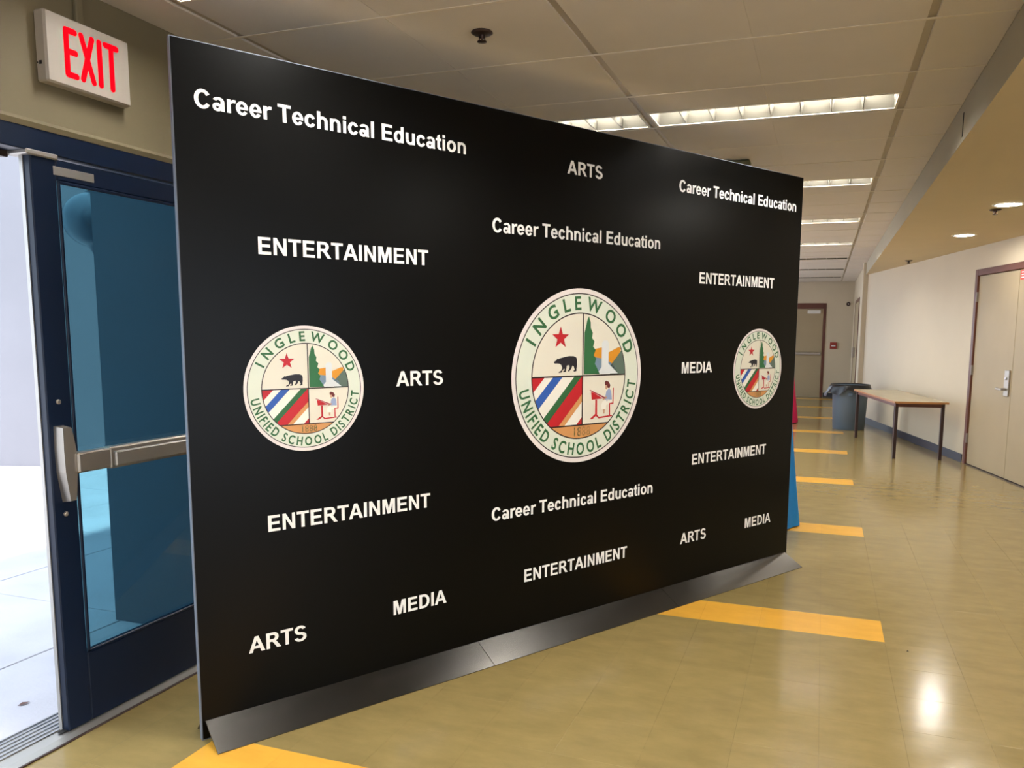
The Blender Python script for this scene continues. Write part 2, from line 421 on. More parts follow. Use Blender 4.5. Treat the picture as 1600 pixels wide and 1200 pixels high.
# soffit: lower plaster ceiling beside the tile ceiling, with its vertical face
MB().add([(XS + .002, YB, HS + .001), (XS + .002, YE + .02, HS + .001), (wx(YB) + .05, YB, HS + .001)], [(0, 1, 2)]).obj('soffit', M['soffit'], ce)
MB().box((XS, YB, HS + .0005), (XS + .0015, YE + .02, HC + .15)).obj('soffit_face', M['soffit_face'], ce)
MB().box((XS - .002, 4.715, HS + .028), (XS + .01, 4.735, HC - .055)).obj('expansion_joint', M['dark'], ce)
MB().box((XS, YB, HC + .12), (wx(YB) + .1, YE, HC + .2)).obj('deck', M['ceil'], ce)

# ---------------------------------------------------------------- troffers
def make_fixture(x0, x1, lab):
    W_ = x1 - x0; D_ = .30
    t = empty('ceiling_light', (x0, 0, HC), label=lab, cat='ceiling light', group='recessed ceiling lights of the tile ceiling')
    m = MB(); z = .085
    # sloped reflector trough (inner faces), open downwards
    m.add([(.012, .012, .002), (W_ - .012, .012, .002), (W_ - .012, D_ - .012, .002), (.012, D_ - .012, .002),
           (.03, .07, z), (W_ - .03, .07, z), (W_ - .03, D_ - .07, z), (.03, D_ - .07, z)],
          [(0, 1, 5, 4), (1, 2, 6, 5), (2, 3, 7, 6), (3, 0, 4, 7), (4, 5, 6, 7)])
    m.obj('reflector', M['trough'], t)
    fr = MB()
    fr.box((0, 0, -.002), (W_, .012, .02)); fr.box((0, D_ - .012, -.002), (W_, D_, .02)); fr.box((0, .012, -.002), (.012, D_ - .012, .02)); fr.box((W_ - .012, .012, -.002), (W_, D_ - .012, .02))
    fr.obj('frame', M['railx'], t)
    bme = None
    n = 8
    for k in range(1, n):
        x = .012 + (W_ - .024) * k / n
        if bme is None:
            b = MB(); b.add([(-.002, .013, .002), (.002, .013, .002), (.002, D_ - .013, .002), (-.002, D_ - .013, .002),
                             (-.014, .05, .05), (.014, .05, .05), (.014, D_ - .05, .05), (-.014, D_ - .05, .05)],
                            [(3, 2, 1, 0), (4, 5, 6, 7), (0, 1, 5, 4), (1, 2, 6, 5), (2, 3, 7, 6), (3, 0, 4, 7)])
            bme = b.mesh('louver_blade', M['trough'])
        link('louver_blade', bme, t, (x, 0, 0))
    MB().box((.05, D_ / 2 - .03, z - .012), (W_ - .05, D_ / 2 + .03, z - .004)).obj('lamp_strip', M['lamp'], t)
    return t
protos = [make_fixture(GX[1] + .02, GX[2] - .02, 'x'), make_fixture(GX[0] + .02, GX[1] - .02, 'x')]
ORD = ['first', 'second', 'third', 'fourth', 'fifth', 'sixth']
off_me = []
for p in protos:
    me_ = [ch for ch in p.children if ch.name.startswith('lamp_strip')][0].data.copy(); me_.materials[0] = M['lamp_off']; off_me.append(me_)
names_r = {0: 'long white louvered ceiling light above the middle of the black backdrop, largest in view',
           1: 'white louvered ceiling light just right of the backdrop top corner, second in the row away',
           2: 'white louvered ceiling light over the corridor, third in the row receding from the camera',
           3: 'thin looking white ceiling light over the corridor, fourth in the row receding',
           4: 'faint louvered ceiling light near the corridor end, fifth in the row receding',
           5: 'farthest but one louvered ceiling light toward the far brown framed door',
           6: 'farthest louvered ceiling light, nearest to the far brown framed door'}
first = [True, True]
for k, fy in zip(range(-4, 7), fix_y):
    for c in (0, 1):
        p = protos[c]
        if first[c]: o = p; first[c] = False
        else: o = copy_tree(p)
        o.location.y = fy
        if k >= 4:
            for ch in o.children:
                if ch.name.startswith('lamp_strip'): ch.data = off_me[c]
        if c == 0: o['label'] = names_r.get(k, 'louvered ceiling light of the near tile ceiling, above or behind the camera')
        elif k == 0: o['label'] = 'white louvered ceiling light cut off by the backdrop top edge, left of the long one'
        elif k > 0: o['label'] = 'louvered ceiling light over the hidden side of the backdrop, ' + ORD[k - 1] + ' beyond its top edge'
        if k < 0: o['label'] = 'louvered ceiling light outside the picture, ' + ORD[-k - 1] + ' toward the camera, ' + ('right' if c == 0 else 'left') + ' column'

# ---------------------------------------------------------------- downlights, sprinklers
def ringpts(r, z, n=40): return [(r, z)]
dl = None
DLL = {7.03: 'round recessed downlight in the soffit, nearer one at the right picture edge',
       9.06: 'round recessed downlight in the soffit, farther one beside the slanted wall'}
for y in (-1.13, .91, 2.95, 4.99, 7.03, 9.06):
    if dl is None:
        dl = empty('downlight', (1.278, y, HS), cat='downlight', group='round downlights in the soffit')
        MB().lathe([(.095, -.0005), (.112, -.0005), (.112, -.004), (.098, -.006), (.088, -.002)], n=40, cap0=False, cap1=False).obj('trim_ring', M['plastic'], dl)
        MB().lathe([(.0, -.0035), (.05, -.0035), (.092, -.0015)], n=40, cap0=False, cap1=False).obj('lens', M['down'], dl)
        o = dl
    else:
        o = copy_tree(dl); o.location = (1.278, y, HS)
    o['label'] = DLL.get(y) or 'round soffit downlight outside the picture, ' + ORD[[4.99, 2.95, .91, -1.13].index(y)] + ' one nearer than those in view'
def sprinkler(loc, s, lab):
    t = empty('sprinkler', loc, label=lab, cat='sprinkler')
    MB().lathe([(.001, 0), (.042 * s, 0), (.044 * s, -.004 * s), (.034 * s, -.010 * s), (.014 * s, -.012 * s)], n=28, cap0=False).obj('escutcheon', M['bronze'], t)
    m = MB(); m.lathe([(.010 * s, -.010 * s), (.010 * s, -.022 * s), (.005 * s, -.026 * s), (.005 * s, -.034 * s)], n=16)
    for a in (-1, 1): m.box((a * .012 * s - .0015, -.002, -.034 * s), (a * .012 * s + .0015, .002, -.012 * s))
    m.obj('head', M['bronze'], t)
    MB().lathe([(.004 * s, -.033 * s), (.019 * s, -.036 * s), (.019 * s, -.039 * s), (.004 * s, -.040 * s)], n=20).obj('deflector', M['bronze'], t)
sprinkler((-1.346, 3.083, HC), 1.0, 'dark bronze sprinkler head in the ceiling tile above the backdrop')
sprinkler((1.235, 7.28, HS), 1.0, 'small sprinkler head in the soffit below the nearer downlight')
sprinkler((1.034, 11.93, HS), 1.1, 'tiny far sprinkler head in the soffit above the table')
t = empty('ceiling_sensor', (-.635, 5.86, HC), label='small olive box on the ceiling just above the backdrop top edge', cat='sensor')
MB().cbox((-.10, -.05, -.045), (.10, .05, 0), .008).obj('housing', M['olive'], t)
MB().cbox((-.085, -.056, -.038), (.085, -.049, -.008), .002).obj('cover', M['olive'], t)

# ---------------------------------------------------------------- exit doors in the left wall (door_1 = closed leaf)
XD = -2.548
d1 = empty('door_1', (XD, DY0, 0), kind='structure', label='dark blue metal exit door leaf with tinted glass and push bar')
# frame
fm = MB()
fm.cbox((-.075, 0, 0), (.008, .045, DZ1), .003); fm.cbox((-.075, DY1 - DY0 - .045, 0), (.008, DY1 - DY0, DZ1), .003)
fm.cbox((-.075, .045, 2.075), (.008, DY1 - DY0 - .045, DZ1), .003)
fm.obj('door_frame', M['navy'], d1)
MB().cbox((-.10, .045, 2.055), (-.076, .93, 2.085), .003).obj('header_stop', M['bronze'], d1)
LY0, LY1, LZ0, LZ1 = .945, 1.853, .012, 2.066   # closed leaf
GY0, GY1, GZ0, GZ1 = 1.043, 1.752, .277, 1.995
lf = MB()
lf.cbox((-.045, LY0, LZ0), (0, GY0, LZ1), .004); lf.cbox((-.045, GY1, LZ0), (0, LY1, LZ1), .004)
lf.cbox((-.045, GY0, LZ0), (0, GY1, GZ0), .004); lf.cbox((-.045, GY0, GZ1), (0, GY1, LZ1), .004)
lo = lf.obj('door_leaf', M['navy'], d1)
sp = MB()
for a, b in (((-.005, GY0, GZ0), (.004, GY0 + .012, GZ1)), ((-.005, GY1 - .012, GZ0), (.004, GY1, GZ1)), ((-.005, GY0, GZ0), (.004, GY1, GZ0 + .012)), ((-.005, GY0, GZ1 - .012), (.004, GY1, GZ1))):
    sp.cbox(a, b, .003)
sp.obj('glazing_bead', M['navy'], d1)
MB().box((-.026, GY0 + .001, GZ0 + .001), (-.020, GY1 - .001, GZ1 - .001)).obj('glass_pane', M['glass'], d1)
# pale strip standing in for the daylight highlight on the meeting edge
MB().box((-.045, LY0 - .004, LZ0), (-.030, LY0 + .001, LZ1)).obj('edge_highlight', M['alu_dull'], d1)
MB().cbox((0, LY0 + .085, 2.012), (.002, LY0 + .25, 2.042), .001).obj('label_plate', M['alu_dull'], d1, label='small grey label plate on the top rail')
# panic device
ZB = 1.005
hb = MB()
hy = LY0 + .048
prof = [(-.028, -.14), (.020, -.14), (.028, -.11), (.030, .02), (.024, .12), (.012, .15), (-.018, .15), (-.026, .13)]
prof = [(-.012, -.14), (.018, -.14), (.026, -.08), (.032, -.03), (.032, .05), (.016, .13), (.010, .135), (-.028, .135), (-.030, .05), (-.028, -.03), (-.018, -.10)]
n = len(prof)
hb.add([(.0, hy + u, ZB + v) for u, v in prof] + [(.038, hy + u * .8, ZB + v * .96) for u, v in prof],
       [list(range(n))[::-1], list(range(n, 2 * n))] + [(i, (i + 1) % n, n + (i + 1) % n, n + i) for i in range(n)]); hb.fixn = True
hb.obj('latch_case', M['steel'], d1)
MB().cbox((.004, hy + .020, ZB - .038), (.052, hy + .16, ZB + .036), .006).obj('bar_end_case', M['steel'], d1)
MB().cbox((.002, hy + .16, ZB - .044), (.046, LY1 - .06, ZB + .038), .006).obj('bar_rail', M['steel'], d1)
MB().cbox((.046, hy + .17, ZB - .034), (.064, LY1 - .10, ZB + .022), .005).obj('push_pad', M['alu_dull'], d1)
for dz in (.22, -.185):
    MB().lathe([(.009, 0), (.009, .004), (.006, .006)], n=16).obj('screw_cap', M['steel'], d1, loc=(.001, hy - .004, ZB + dz)).rotation_euler.y = pi / 2
MB().cbox((-.085, LY0 - .02, 2.062), (.012, LY0 + .10, 2.080), .004).obj('latch_strike', M['alu_dull'], d1)
# threshold
th = empty('threshold', (XL, DY0, 0), label='ridged aluminium threshold under the dark blue exit door', cat='threshold')
L_ = DY1 - DY0
MB().prism([(-.19, 0), (.052, 0), (.048, .004), (.012, .010), (-.15, .012), (-.19, .003)], 1, 0, L_).obj('plate', M['alu_dull'], th)
rm = MB().prism([(-.006, 0), (.006, 0), (.004, .005), (-.004, .005)], 1, 0, L_).mesh('ridge', M['alu'])
for k in range(6): link('ridge', rm, th, (-.165 + k * .024, 0, .0105))
MB().cbox((.044, 0, 0), (.055, L_, .006), .002).obj('edge_strip', M['bronze'], th)
MB().lathe([(.012, 0), (.012, .0005)], n=20, sx=1.0, sy=1.5).obj('strike_hole', M['dark'], th, loc=(-.018, LY0 - .012, .0156))
# trim above the header
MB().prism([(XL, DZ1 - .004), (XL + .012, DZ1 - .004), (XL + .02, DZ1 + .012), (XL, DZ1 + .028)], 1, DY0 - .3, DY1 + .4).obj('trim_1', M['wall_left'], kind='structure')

# ---------------------------------------------------------------- outside the door
pv = empty('pavement', kind='structure')
MB().box((-14, -8, -.2), (XL - .12, 9, -.02)).obj('bedding', M['grout'], pv)
xs = [XL - .12, -3.333, -4.52, -5.71, -6.9, -8.1, -9.3, -11, -14]; ys = [-6, -3, -.5, .7, 1.89, 3.09, 4.29, 5.5, 9]
MB().box((-14, 9, -.05), (XL - .12, 24, -.001)).obj('side_yard', M['concrete'], kind='structure')
for a in range(len(xs) - 1):
    for b in range(len(ys) - 1):
        MB().cbox((xs[a + 1] + .004, ys[b] + .004, -.02 - .03), (xs[a] - .004, ys[b + 1] - .004, -.001), .003).obj('paving_slab', M['concrete'], pv)
ow = empty('wall_outside', (-8.31, 6.08, 0), math.atan2(.35, 1.1), kind='structure')
MB().box((-6, 0, -.02), (5.75, .2, 4.6)).obj('wall_panel', M['outwall'], ow)
# alcove side wall and overhang
MB().box((-3.36, 3.0, 0), (XL - .12, 8.0, 3.6)).obj('wall_alcove', M['alcove'], kind='structure')
MB().box((-3.36, -6, 0), (XL - .12, .0, 3.6)).obj('wall_alcove_near', M['alcove'], kind='structure')
MB().box((-3.40, -6, 3.6), (XL - .12, 8, 3.7)).obj('canopy_roof', M['alcove'], kind='structure')
# globe lamp hanging outside
gl = empty('globe_lamp', (-4.2, 3.75, 2.9), label='round grey globe lamp seen through the door glass, top left', cat='lamp')
MB().lathe([(.0, -.97)] + [(.16 * sin(a), -.77 - .16 * cos(a) - 0) for a in [pi * k / 16 for k in range(1, 16)]] + [(.03, -.605)], n=32, cap0=False).obj('globe', M['mirror'], gl)
MB().lathe([(.014, -.61), (.014, -.50)], n=12).obj('stem', M['bronze'], gl)
MB().cbox((-.02, -.015, -.52), (.845, .015, -.485), .004).obj('wall_arm', M['bronze'], gl)
lf_ = MB().add([(-.02, 0, .001), (0, .012, .006), (.025, 0, .003), (0, -.011, .005), (.002, 0, .002)], [(0, 4, 1), (1, 4, 2), (2, 4, 3), (3, 4, 0)])
lf_.obj('fallen_leaf', M['brown'], None, loc=(-2.93, 2.16, 0), rotz=1.2, label='small curled brown leaf on the pale concrete outside the door', cat='leaf')

# ---------------------------------------------------------------- exit sign
ex = empty('exit_sign', (XL, 2.094, 2.31), pi / 2, label='white box exit sign with glowing red letters above the door', cat='sign')
# local x along the wall (+y world), local -y into the room
W_, H_, D_ = .345, .232, .048
MB().cbox((0, -D_, 0), (W_, 0, H_), .006).obj('housing', M['sign_case'], ex)
MB().cbox((.004, -D_ - .003, .004), (W_ - .004, -D_ + .001, H_ - .004), .003).obj('face_plate', M['sign_case'], ex)
def capsule(m, x0, z0, x1, z1, r, y, n=8):
    d = Vector((x1 - x0, z1 - z0)); a = math.atan2(d.y, d.x)
    pts = [(x1 + r * cos(a - pi / 2 + pi * k / n), z1 + r * sin(a - pi / 2 + pi * k / n)) for k in range(n + 1)] + \
          [(x0 + r * cos(a + pi / 2 + pi * k / n), z0 + r * sin(a + pi / 2 + pi * k / n)) for k in range(n + 1)]
    m.add([(p[0], y, p[1]) for p in pts], [list(range(len(pts)))])
def letter(strokes):
    m = MB()
    for i, (a, b, c, d) in enumerate(strokes): capsule(m, a, b, c, d, .0105, -D_ - .0042 - i * .00004)
    m.obj('red_letter', M['red_light'], ex)
zt, zb = .188, .042
letter([(.078, zb, .078, zt), (.078, zt, .112, zt), (.078, (zt + zb) / 2 + .004, .112, (zt + zb) / 2 + .004), (.078, zb, .112, zb)])
letter([(.138, zb, .182, zt), (.138, zt, .182, zb)])
letter([(.212, zb, .212, zt)])
letter([(.262, zb, .262, zt), (.238, zt, .286, zt)])
MB().cbox((-.001, -.028, .055), (.0005, -.016, .067), .0005).obj('test_button', M['dark'], ex)
MB().cbox((-.001, -.011, .058), (.0005, -.007, .064), .0005).obj('indicator', M['dark'], ex)
MB().cbox((.155, -.02, H_), (.185, 0, HC - 2.31), .004).obj('wire_cover', M['wall_left'], ex)

# ---------------------------------------------------------------- backdrop
BD = R(31.2483)
bk = empty('backdrop', (-2.0601, 2.1762, 0), pi / 2 - BD, label='tall wide black backdrop panel printed with white words and round school seals', cat='backdrop')
BW, BH = 3.66, 2.436
MB().box((.003, 0, .004), (BW - .003, .020, BH - .003)).obj('panel', M['black'], bk)
em = MB(); e = .003
em.box((0, .0012, 0), (e, .024, BH)); em.box((BW - e, .0012, 0), (BW, .024, BH)); em.box((e, .0012, BH - e), (BW - e, .024, BH)); em.box((e, .0012, 0), (BW - e, .024, .004))
em.obj('edge_trim', M['edge'], bk)
us = [.012, 1.2145, 2.452, BW - .02]
for a, b in zip(us[:-1], us[1:]):
    MB().prism([(-.0012, .072), (-.134, .003), (-.134, 0), (-.128, 0), (-.0012, .066)], 0, a + .0012, b - .0012).obj('base_ramp', M['ramp'], bk)
    MB().prism([(.0252, .072), (.105, .003), (.105, 0), (.099, 0), (.0252, .066)], 0, a + .0012, b - .0012).obj('rear_base_ramp', M['ramp'], bk)

# --- heavy grotesque letters, drawn from strokes and elliptic arcs (units: 2048 per em)
def arc(cx, cy, ox, oy, ix, iy, a0, a1, icx=None, n=None):
    icx = cx if icx is None else icx
    n = n or max(6, int(abs(a1 - a0) / 9))
    out = []
    P = lambda x, rx, ry, a: (x + rx * cos(R(a)), cy + ry * sin(R(a)))
    for k in range(n):
        u, v = a0 + (a1 - a0) * k / n, a0 + (a1 - a0) * (k + 1) / n
        out.append([P(icx, ix, iy, u), P(cx, ox, oy, u), P(cx, ox, oy, v), P(icx, ix, iy, v)])
    return out
def rc(x0, y0, x1, y1): return [[(x0, y0), (x1, y0), (x1, y1), (x0, y1)]]
GL = {
    'C': (1479, arc(765, 733, 668, 758, 362, 506, 33, 327)),
    'T': (1251, rc(43, 1218, 1206, 1466) + rc(477, 0, 773, 1218)),
    'E': (1366, rc(149, 0, 445, 1466) + rc(445, 1218, 1236, 1466) + rc(445, 622, 1182, 869) + rc(445, 0, 1264, 247)),
    'N': (1479, rc(150, 0, 425, 1466) + rc(1050, 0, 1325, 1466) + [[(150, 1466), (438, 1466), (1325, 0), (1042, 0)]]),
    'I': (569, rc(140, 0, 436, 1466)),
    'A': (1479, [[(0, 0), (314, 0), (728, 1124), (728, 1466), (571, 1466)], [(1471, 0), (728, 1466), (728, 1124), (1149, 0)], [(1471, 0), (884, 1466), (728, 1466)], [(436, 333), (1022, 333), (930, 580), (530, 580)]]),
    'M': (1706, rc(145, 0, 420, 1466) + rc(1286, 0, 1561, 1466) + [[(300, 1466), (588, 1466), (996, 0), (711, 0)], [(1118, 1466), (1406, 1466), (996, 0), (711, 0)]]),
    'D': (1479, rc(150, 0, 446, 1466) + rc(446, 1218, 660, 1466) + rc(446, 0, 660, 247) + arc(660, 733, 722, 733, 418, 486, -90, 90)),
    'R': (1479, rc(150, 0, 446, 1466) + rc(446, 1225, 800, 1466) + rc(446, 612, 800, 853) + arc(800, 1039, 478, 427, 172, 186, -90, 90) + [[(690, 640), (1150, 0), (1504, 0), (1030, 660)]]),
    'S': (1366, arc(668, 1062, 545, 428, 250, 190, 18, 268) + arc(680, 414, 590, 440, 285, 200, 194, 448) + [[(430, 900), (560, 845), (950, 590), (820, 640)], [(560, 700), (640, 634), (1100, 700), (760, 860)]]),
    'c': (1139, arc(590, 531, 508, 555, 222, 322, 28, 332)),
    'o': (1251, arc(625, 531, 543, 555, 256, 322, 0, 360)),
    'e': (1139, arc(575, 531, 500, 555, 220, 345, 0, 327) + rc(340, 436, 1072, 618)),
    'd': (1251, arc(590, 531, 506, 555, 222, 318, 0, 360) + rc(838, 0, 1119, 1466)),
    'a': (1139, arc(560, 755, 462, 331, 190, 130, 0, 162) + rc(750, 150, 1022, 755) + [[(750, 160), (770, 0), (1060, 0), (1022, 180)]] + arc(470, 310, 395, 334, 122, 118, 70, 380) + [[(440, 520), (760, 600), (760, 420), (470, 360)]]),
    'r': (797, rc(133, 0, 414, 1062) + arc(735, 650, 420, 436, 321, 190, 74, 180)),
    'n': (1251, rc(133, 0, 414, 1062) + rc(840, 0, 1121, 650) + arc(627, 640, 494, 446, 213, 218, 0, 165)),
    'h': (1251, rc(133, 0, 414, 1466) + rc(840, 0, 1121, 650) + arc(627, 640, 494, 446, 213, 218, 0, 165)),
    'u': (1251, rc(130, 420, 411, 1062) + rc(838, 0, 1119, 1062) + arc(624, 430, 494, 454, 213, 222, 185, 360)),
    't': (682, rc(190, 230, 470, 1250) + rc(25, 838, 640, 1062) + [[(190, 1250), (470, 1250), (470, 1437), (190, 1285)]] + arc(610, 250, 420, 272, 140, 45, 180, 280)),
    'i': (569, rc(147, 0, 428, 1062) + rc(147, 1206, 428, 1466)),
    'l': (569, rc(147, 0, 428, 1466)),
    ' ': (569, []),
}
def word(text, u0, z0, wid, cap=.0612):
    s = cap / 1466; x = 0; P = []
    for ch in text:
        adv, polys = GL[ch]
        for sh in (-13, 13): P += [[(px + x + sh, py) for px, py in p] for p in polys]
        x += adv
    xs_ = [p[0] for q in P for p in q]; lo, hi = min(xs_), max(xs_)
    sx = wid / (hi - lo)
    m = MB()
    for k_, q in enumerate(P):
        m.add([(u0 + (px - lo) * sx, -.0006 - .00002 * (k_ % 50), z0 + py * s) for px, py in q], [list(range(len(q)))])
    m.fixn = False
    m.obj('lettering', M['white'], bk, label='white printed words reading ' + text)
CTE, ENT = 'Career Technical Education', 'ENTERTAINMENT'
for tx, u, z, wd in ((CTE, .070, 2.222, 1.090), (ENT, .268, 1.752, .703), ('ARTS', .814, 1.258, .224), (ENT, .268, .735, .701), ('ARTS', .179, .2835, .224),
                     ('MEDIA', .785, .2945, .262), ('ARTS', 1.728, 2.217, .226), (CTE, 1.297, 1.915, 1.078), (CTE, 2.512, 2.2245, 1.080), (ENT, 2.70, 1.754, .696),
                     ('MEDIA', 2.574, 1.262, .260), (ENT, 2.684, .744, .700), (CTE, 1.293, .6235, 1.070), (ENT, 1.484, .299, .692), ('ARTS', 2.603, .297, .225), ('MEDIA', 3.199, .299, .265)):
    word(tx, u, z, wd)

# --- school seals
def clip(poly, a, b, c):
    """keep a*x+b*y<=c"""
    out = []
    for i in range(len(poly)):
        p, q = poly[i], poly[(i + 1) % len(poly)]
        dp, dq = a * p[0] + b * p[1] - c, a * q[0] + b * q[1] - c
        if dp <= 0: out.append(p)
        if dp * dq < 0:
            t_ = dp / (dp - dq); out.append((p[0] + (q[0] - p[0]) * t_, p[1] + (q[1] - p[1]) * t_))
    return out
_font = {}
def glyph_mesh(ch):
    """outline of one thin seal letter from Blender's built in font, as 2D vertices and faces, height 1"""
    if ch not in _font:
        cu = bpy.data.curves.new('g', 'FONT'); cu.body = ch; cu.size = 1; cu.offset = .010 if ch in '18' else .026; cu.resolution_u = 4
        ob = bpy.data.objects.new('g', cu); C.objects.link(ob)
        dg = bpy.context.evaluated_depsgraph_get(); me = bpy.data.meshes.new_from_object(ob.evaluated_get(dg))
        vs = [(v.co.x, v.co.y) for v in me.vertices]; fs = [list(p.vertices) for p in me.polygons]
        bpy.data.objects.remove(ob); bpy.data.curves.remove(cu); bpy.data.meshes.remove(me)
        x0 = min(v[0] for v in vs); x1 = max(v[0] for v in vs)
        _font[ch] = ([(v[0] - (x0 + x1) / 2, v[1]) for v in vs], fs, x1 - x0)
    return _font[ch]
SM = ['s_rim', 's_line', 's_band', 's_in', 's_green', 's_red', 's_blue', 's_tan', 's_bear', 's_orange', 's_rock', 's_water', 's_mist', 's_skin', 's_shirt', 's_wine', 's_hair', 's_tree', 's_lite']
SI = {k: i for i, k in enumerate(SM)}
def make_seal():
    m = MB(); lv = [0]
    def flat(poly, mk, lvl):
        if len(poly) < 3: return
        tris = tessellate_polygon([[Vector((p[0], p[1], 0)) for p in poly]])
        m.add([(p[0], -.0015 - .0007 * lvl, p[1]) for p in poly], [list(t_) for t_ in tris], SI[mk])
    def disc(r, mk, lvl, n=96): flat([(r * cos(2 * pi * k / n), r * sin(2 * pi * k / n)) for k in range(n)], mk, lvl)
    disc(1, 's_rim', 0); disc(.948, 's_line', 1); disc(.936, 's_band', 2); disc(.728, 's_line', 3); disc(.714, 's_in', 4)
    circ = [(.714 * cos(2 * pi * k / 96), .714 * sin(2 * pi * k / 96)) for k in range(96)]
    def reg(*hp):
        p = circ
        for h in hp: p = clip(p, *h)
        return p
    YC, XC, YT = .005, .03, -.565
    # diagonal stripes lower left: c = x - y
    cb = [(-9, -.54, 's_red'), (-.54, -.415, 's_lite'), (-.415, -.275, 's_blue'), (-.275, -.095, 's_lite'), (-.095, .02, 's_green'), (.02, .23, 's_red'), (.23, .32, 's_tan'), (.32, .50, 's_lite'), (.50, 9, 's_red')]
    for a, b, mk in cb:
        flat(reg((1, 0, XC), (0, 1, YC), (0, -1, -YT), (-1, 1, -a), (1, -1, b)), mk, 5)
    flat(reg((0, 1, YT)), 's_tan', 5)
    # upper right: hills, rock, water, tree
    flat(clip(clip([(.20, .31), (.34, .33), (.36, .28), (.44, .27), (.60, .33), (.75, .32), (.75, .14), (.20, .14)], 1, 0, .64), 0, -1, 0), 's_orange', 5)
    flat([p for p in reg((-1, 0, -.47), (0, -1, -YC), (-1, 1, -.36))], 's_rock', 6)
    flat([(.20, .22), (.34, .2), (.46, .16), (.56, .10), (.56, .02), (.20, .02)], 's_mist', 6)
    flat([(.33, .38), (.36, .41), (.42, .41), (.44, .38), (.44, .14), (.52, .08), (.60, .02), (.26, .02), (.33, .10)], 's_water', 7)
    tp = [(.05, .02)]
    pts = [(.05, .50), (.07, .56), (.09, .64), (.115, .69), (.145, .62), (.15, .55), (.18, .50), (.17, .44), (.21, .40), (.19, .34), (.23, .30), (.20, .24), (.24, .20), (.22, .14), (.25, .10), (.30, .02)]
    flat(tp + pts, 's_tree', 8)
    # star and bear
    st = []
    for k in range(10):
        r_ = .13 if k % 2 == 0 else .052; a = pi / 2 + k * pi / 5
        st.append((-.31 + r_ * cos(a), .44 + r_ * sin(a)))
    flat(st, 's_red', 8)
    bear = [(0, .62), (.05, .68), (.12, .74), (.14, .84), (.19, .80), (.28, .86), (.45, .92), (.65, .98), (.85, .97), (.97, .88), (1, .7), (1, .4), (.98, .2), (.98, .04), (.88, .0), (.84, .06), (.90, .12), (.86, .34), (.80, .38),
            (.76, .2), (.66, .03), (.60, .04), (.64, .14), (.68, .3), (.66, .42), (.56, .40), (.54, .22), (.52, .02), (.42, .0), (.40, .05), (.47, .12), (.45, .22), (.38, .12), (.34, -.02), (.22, -.04), (.22, .03), (.32, .10), (.36, .26), (.32, .44), (.24, .52), (.14, .54), (.04, .54)]
    flat([(-.41 + .35 * x, .055 + .185 * y) for x, y in bear], 's_bear', 8)
    # desk scene lower right
    def q(pts_, mk, lvl=8): flat([((x - 595) / 495, (607 - y) / 495) for x, y in pts_], mk, lvl)
    q([(664, 690), (672, 688), (796, 738), (792, 746)], 's_wine', 9); q([(678, 700), (700, 706), (770, 742), (684, 746)], 's_red')
    q([(712, 746), (726, 746), (728, 836), (742, 848), (850, 843), (850, 851), (740, 858), (718, 842), (690, 860), (668, 858), (712, 830)], 's_red')
    q([(854, 682), (860, 682), (860, 778), (832, 778), (834, 846), (824, 846), (824, 772), (852, 770)], 's_red', 9)
    q([(800, 700), (822, 684), (840, 700), (846, 752), (802, 762), (790, 744)], 's_shirt'); q([(770, 760), (802, 748), (846, 752), (844, 776), (800, 782), (798, 806), (764, 806), (760, 780)], 's_lite', 8)
    q([(774, 806), (790, 806), (788, 832), (776, 832)], 's_skin', 9); q([(768, 744), (800, 730), (806, 740), (776, 752)], 's_skin', 9)
    q([(786, 648), (796, 638), (820, 646), (832, 666), (826, 684), (808, 680), (806, 664), (788, 664)], 's_hair', 9); q([(792, 664), (806, 664), (810, 680), (800, 690), (792, 684)], 's_skin', 9)
    # dividing lines
    def bar(x0, y0, x1, y1): flat([(x0, y0), (x1, y0), (x1, y1), (x0, y1)], 's_line', 10)
    bar(-.72, YC - .008, .72, YC + .008); bar(XC - .008, YT, XC + .008, .72)
    xt = (.72 ** 2 - YT ** 2) ** .5; bar(-xt, YT - .008, xt, YT + .008)
    # ring lettering
    def glyph(ch, cx, cy, ang, h, wsc=1):
        vs, fs, wd = glyph_mesh(ch); s = h / .69
        m.add([(cx + (vx * s * wsc) * cos(ang) - (vy * s) * sin(ang), -.0015 - .0007 * 5, cy + (vx * s * wsc) * sin(ang) + (vy * s) * cos(ang)) for vx, vy in vs], fs, SI['s_green'])
    tx = 'INGLEWOOD'; degs = [152, 137.5, 120.5, 105.5, 93.5, 76, 56, 39.5, 24]
    for ch, dg_ in zip(tx, degs):
        a = R(dg_); rr = .762; glyph(ch, rr * cos(a), rr * sin(a), a - pi / 2, .145)
    tx = 'UNIFIED SCHOOL DISTRICT'
    wds = [(.3 if c_ == ' ' else glyph_mesh(c_)[2] + .13) for c_ in tx]; tot = sum(wds); acc = 0
    for ch, wd in zip(tx, wds):
        dg_ = 187.5 + (357 - 187.5) * (acc + wd / 2) / tot; acc += wd
        if ch == ' ': continue
        a = R(dg_); rr = .91; glyph(ch, rr * cos(a), rr * sin(a), a + pi / 2, .135, .78)
    for k, ch in enumerate('1888'):
        glyph(ch, -.085 + .072 * k, -.692, 0, .105, .85)
    return m
sm = make_seal()
for u, z, r_, lb in ((.432, 1.264, .2365, 'small round school seal, leftmost'), (1.8275, 1.269, .4235, 'large round school seal in the middle'), (3.27, 1.271, .2395, 'small round school seal, rightmost')):
    o = sm.mesh('seal', [M[k] for k in SM]); o.transform(Matrix.Diagonal((r_, .25, r_, 1)))
    link('seal', o, bk, (u, -.0002, z), label=lb)

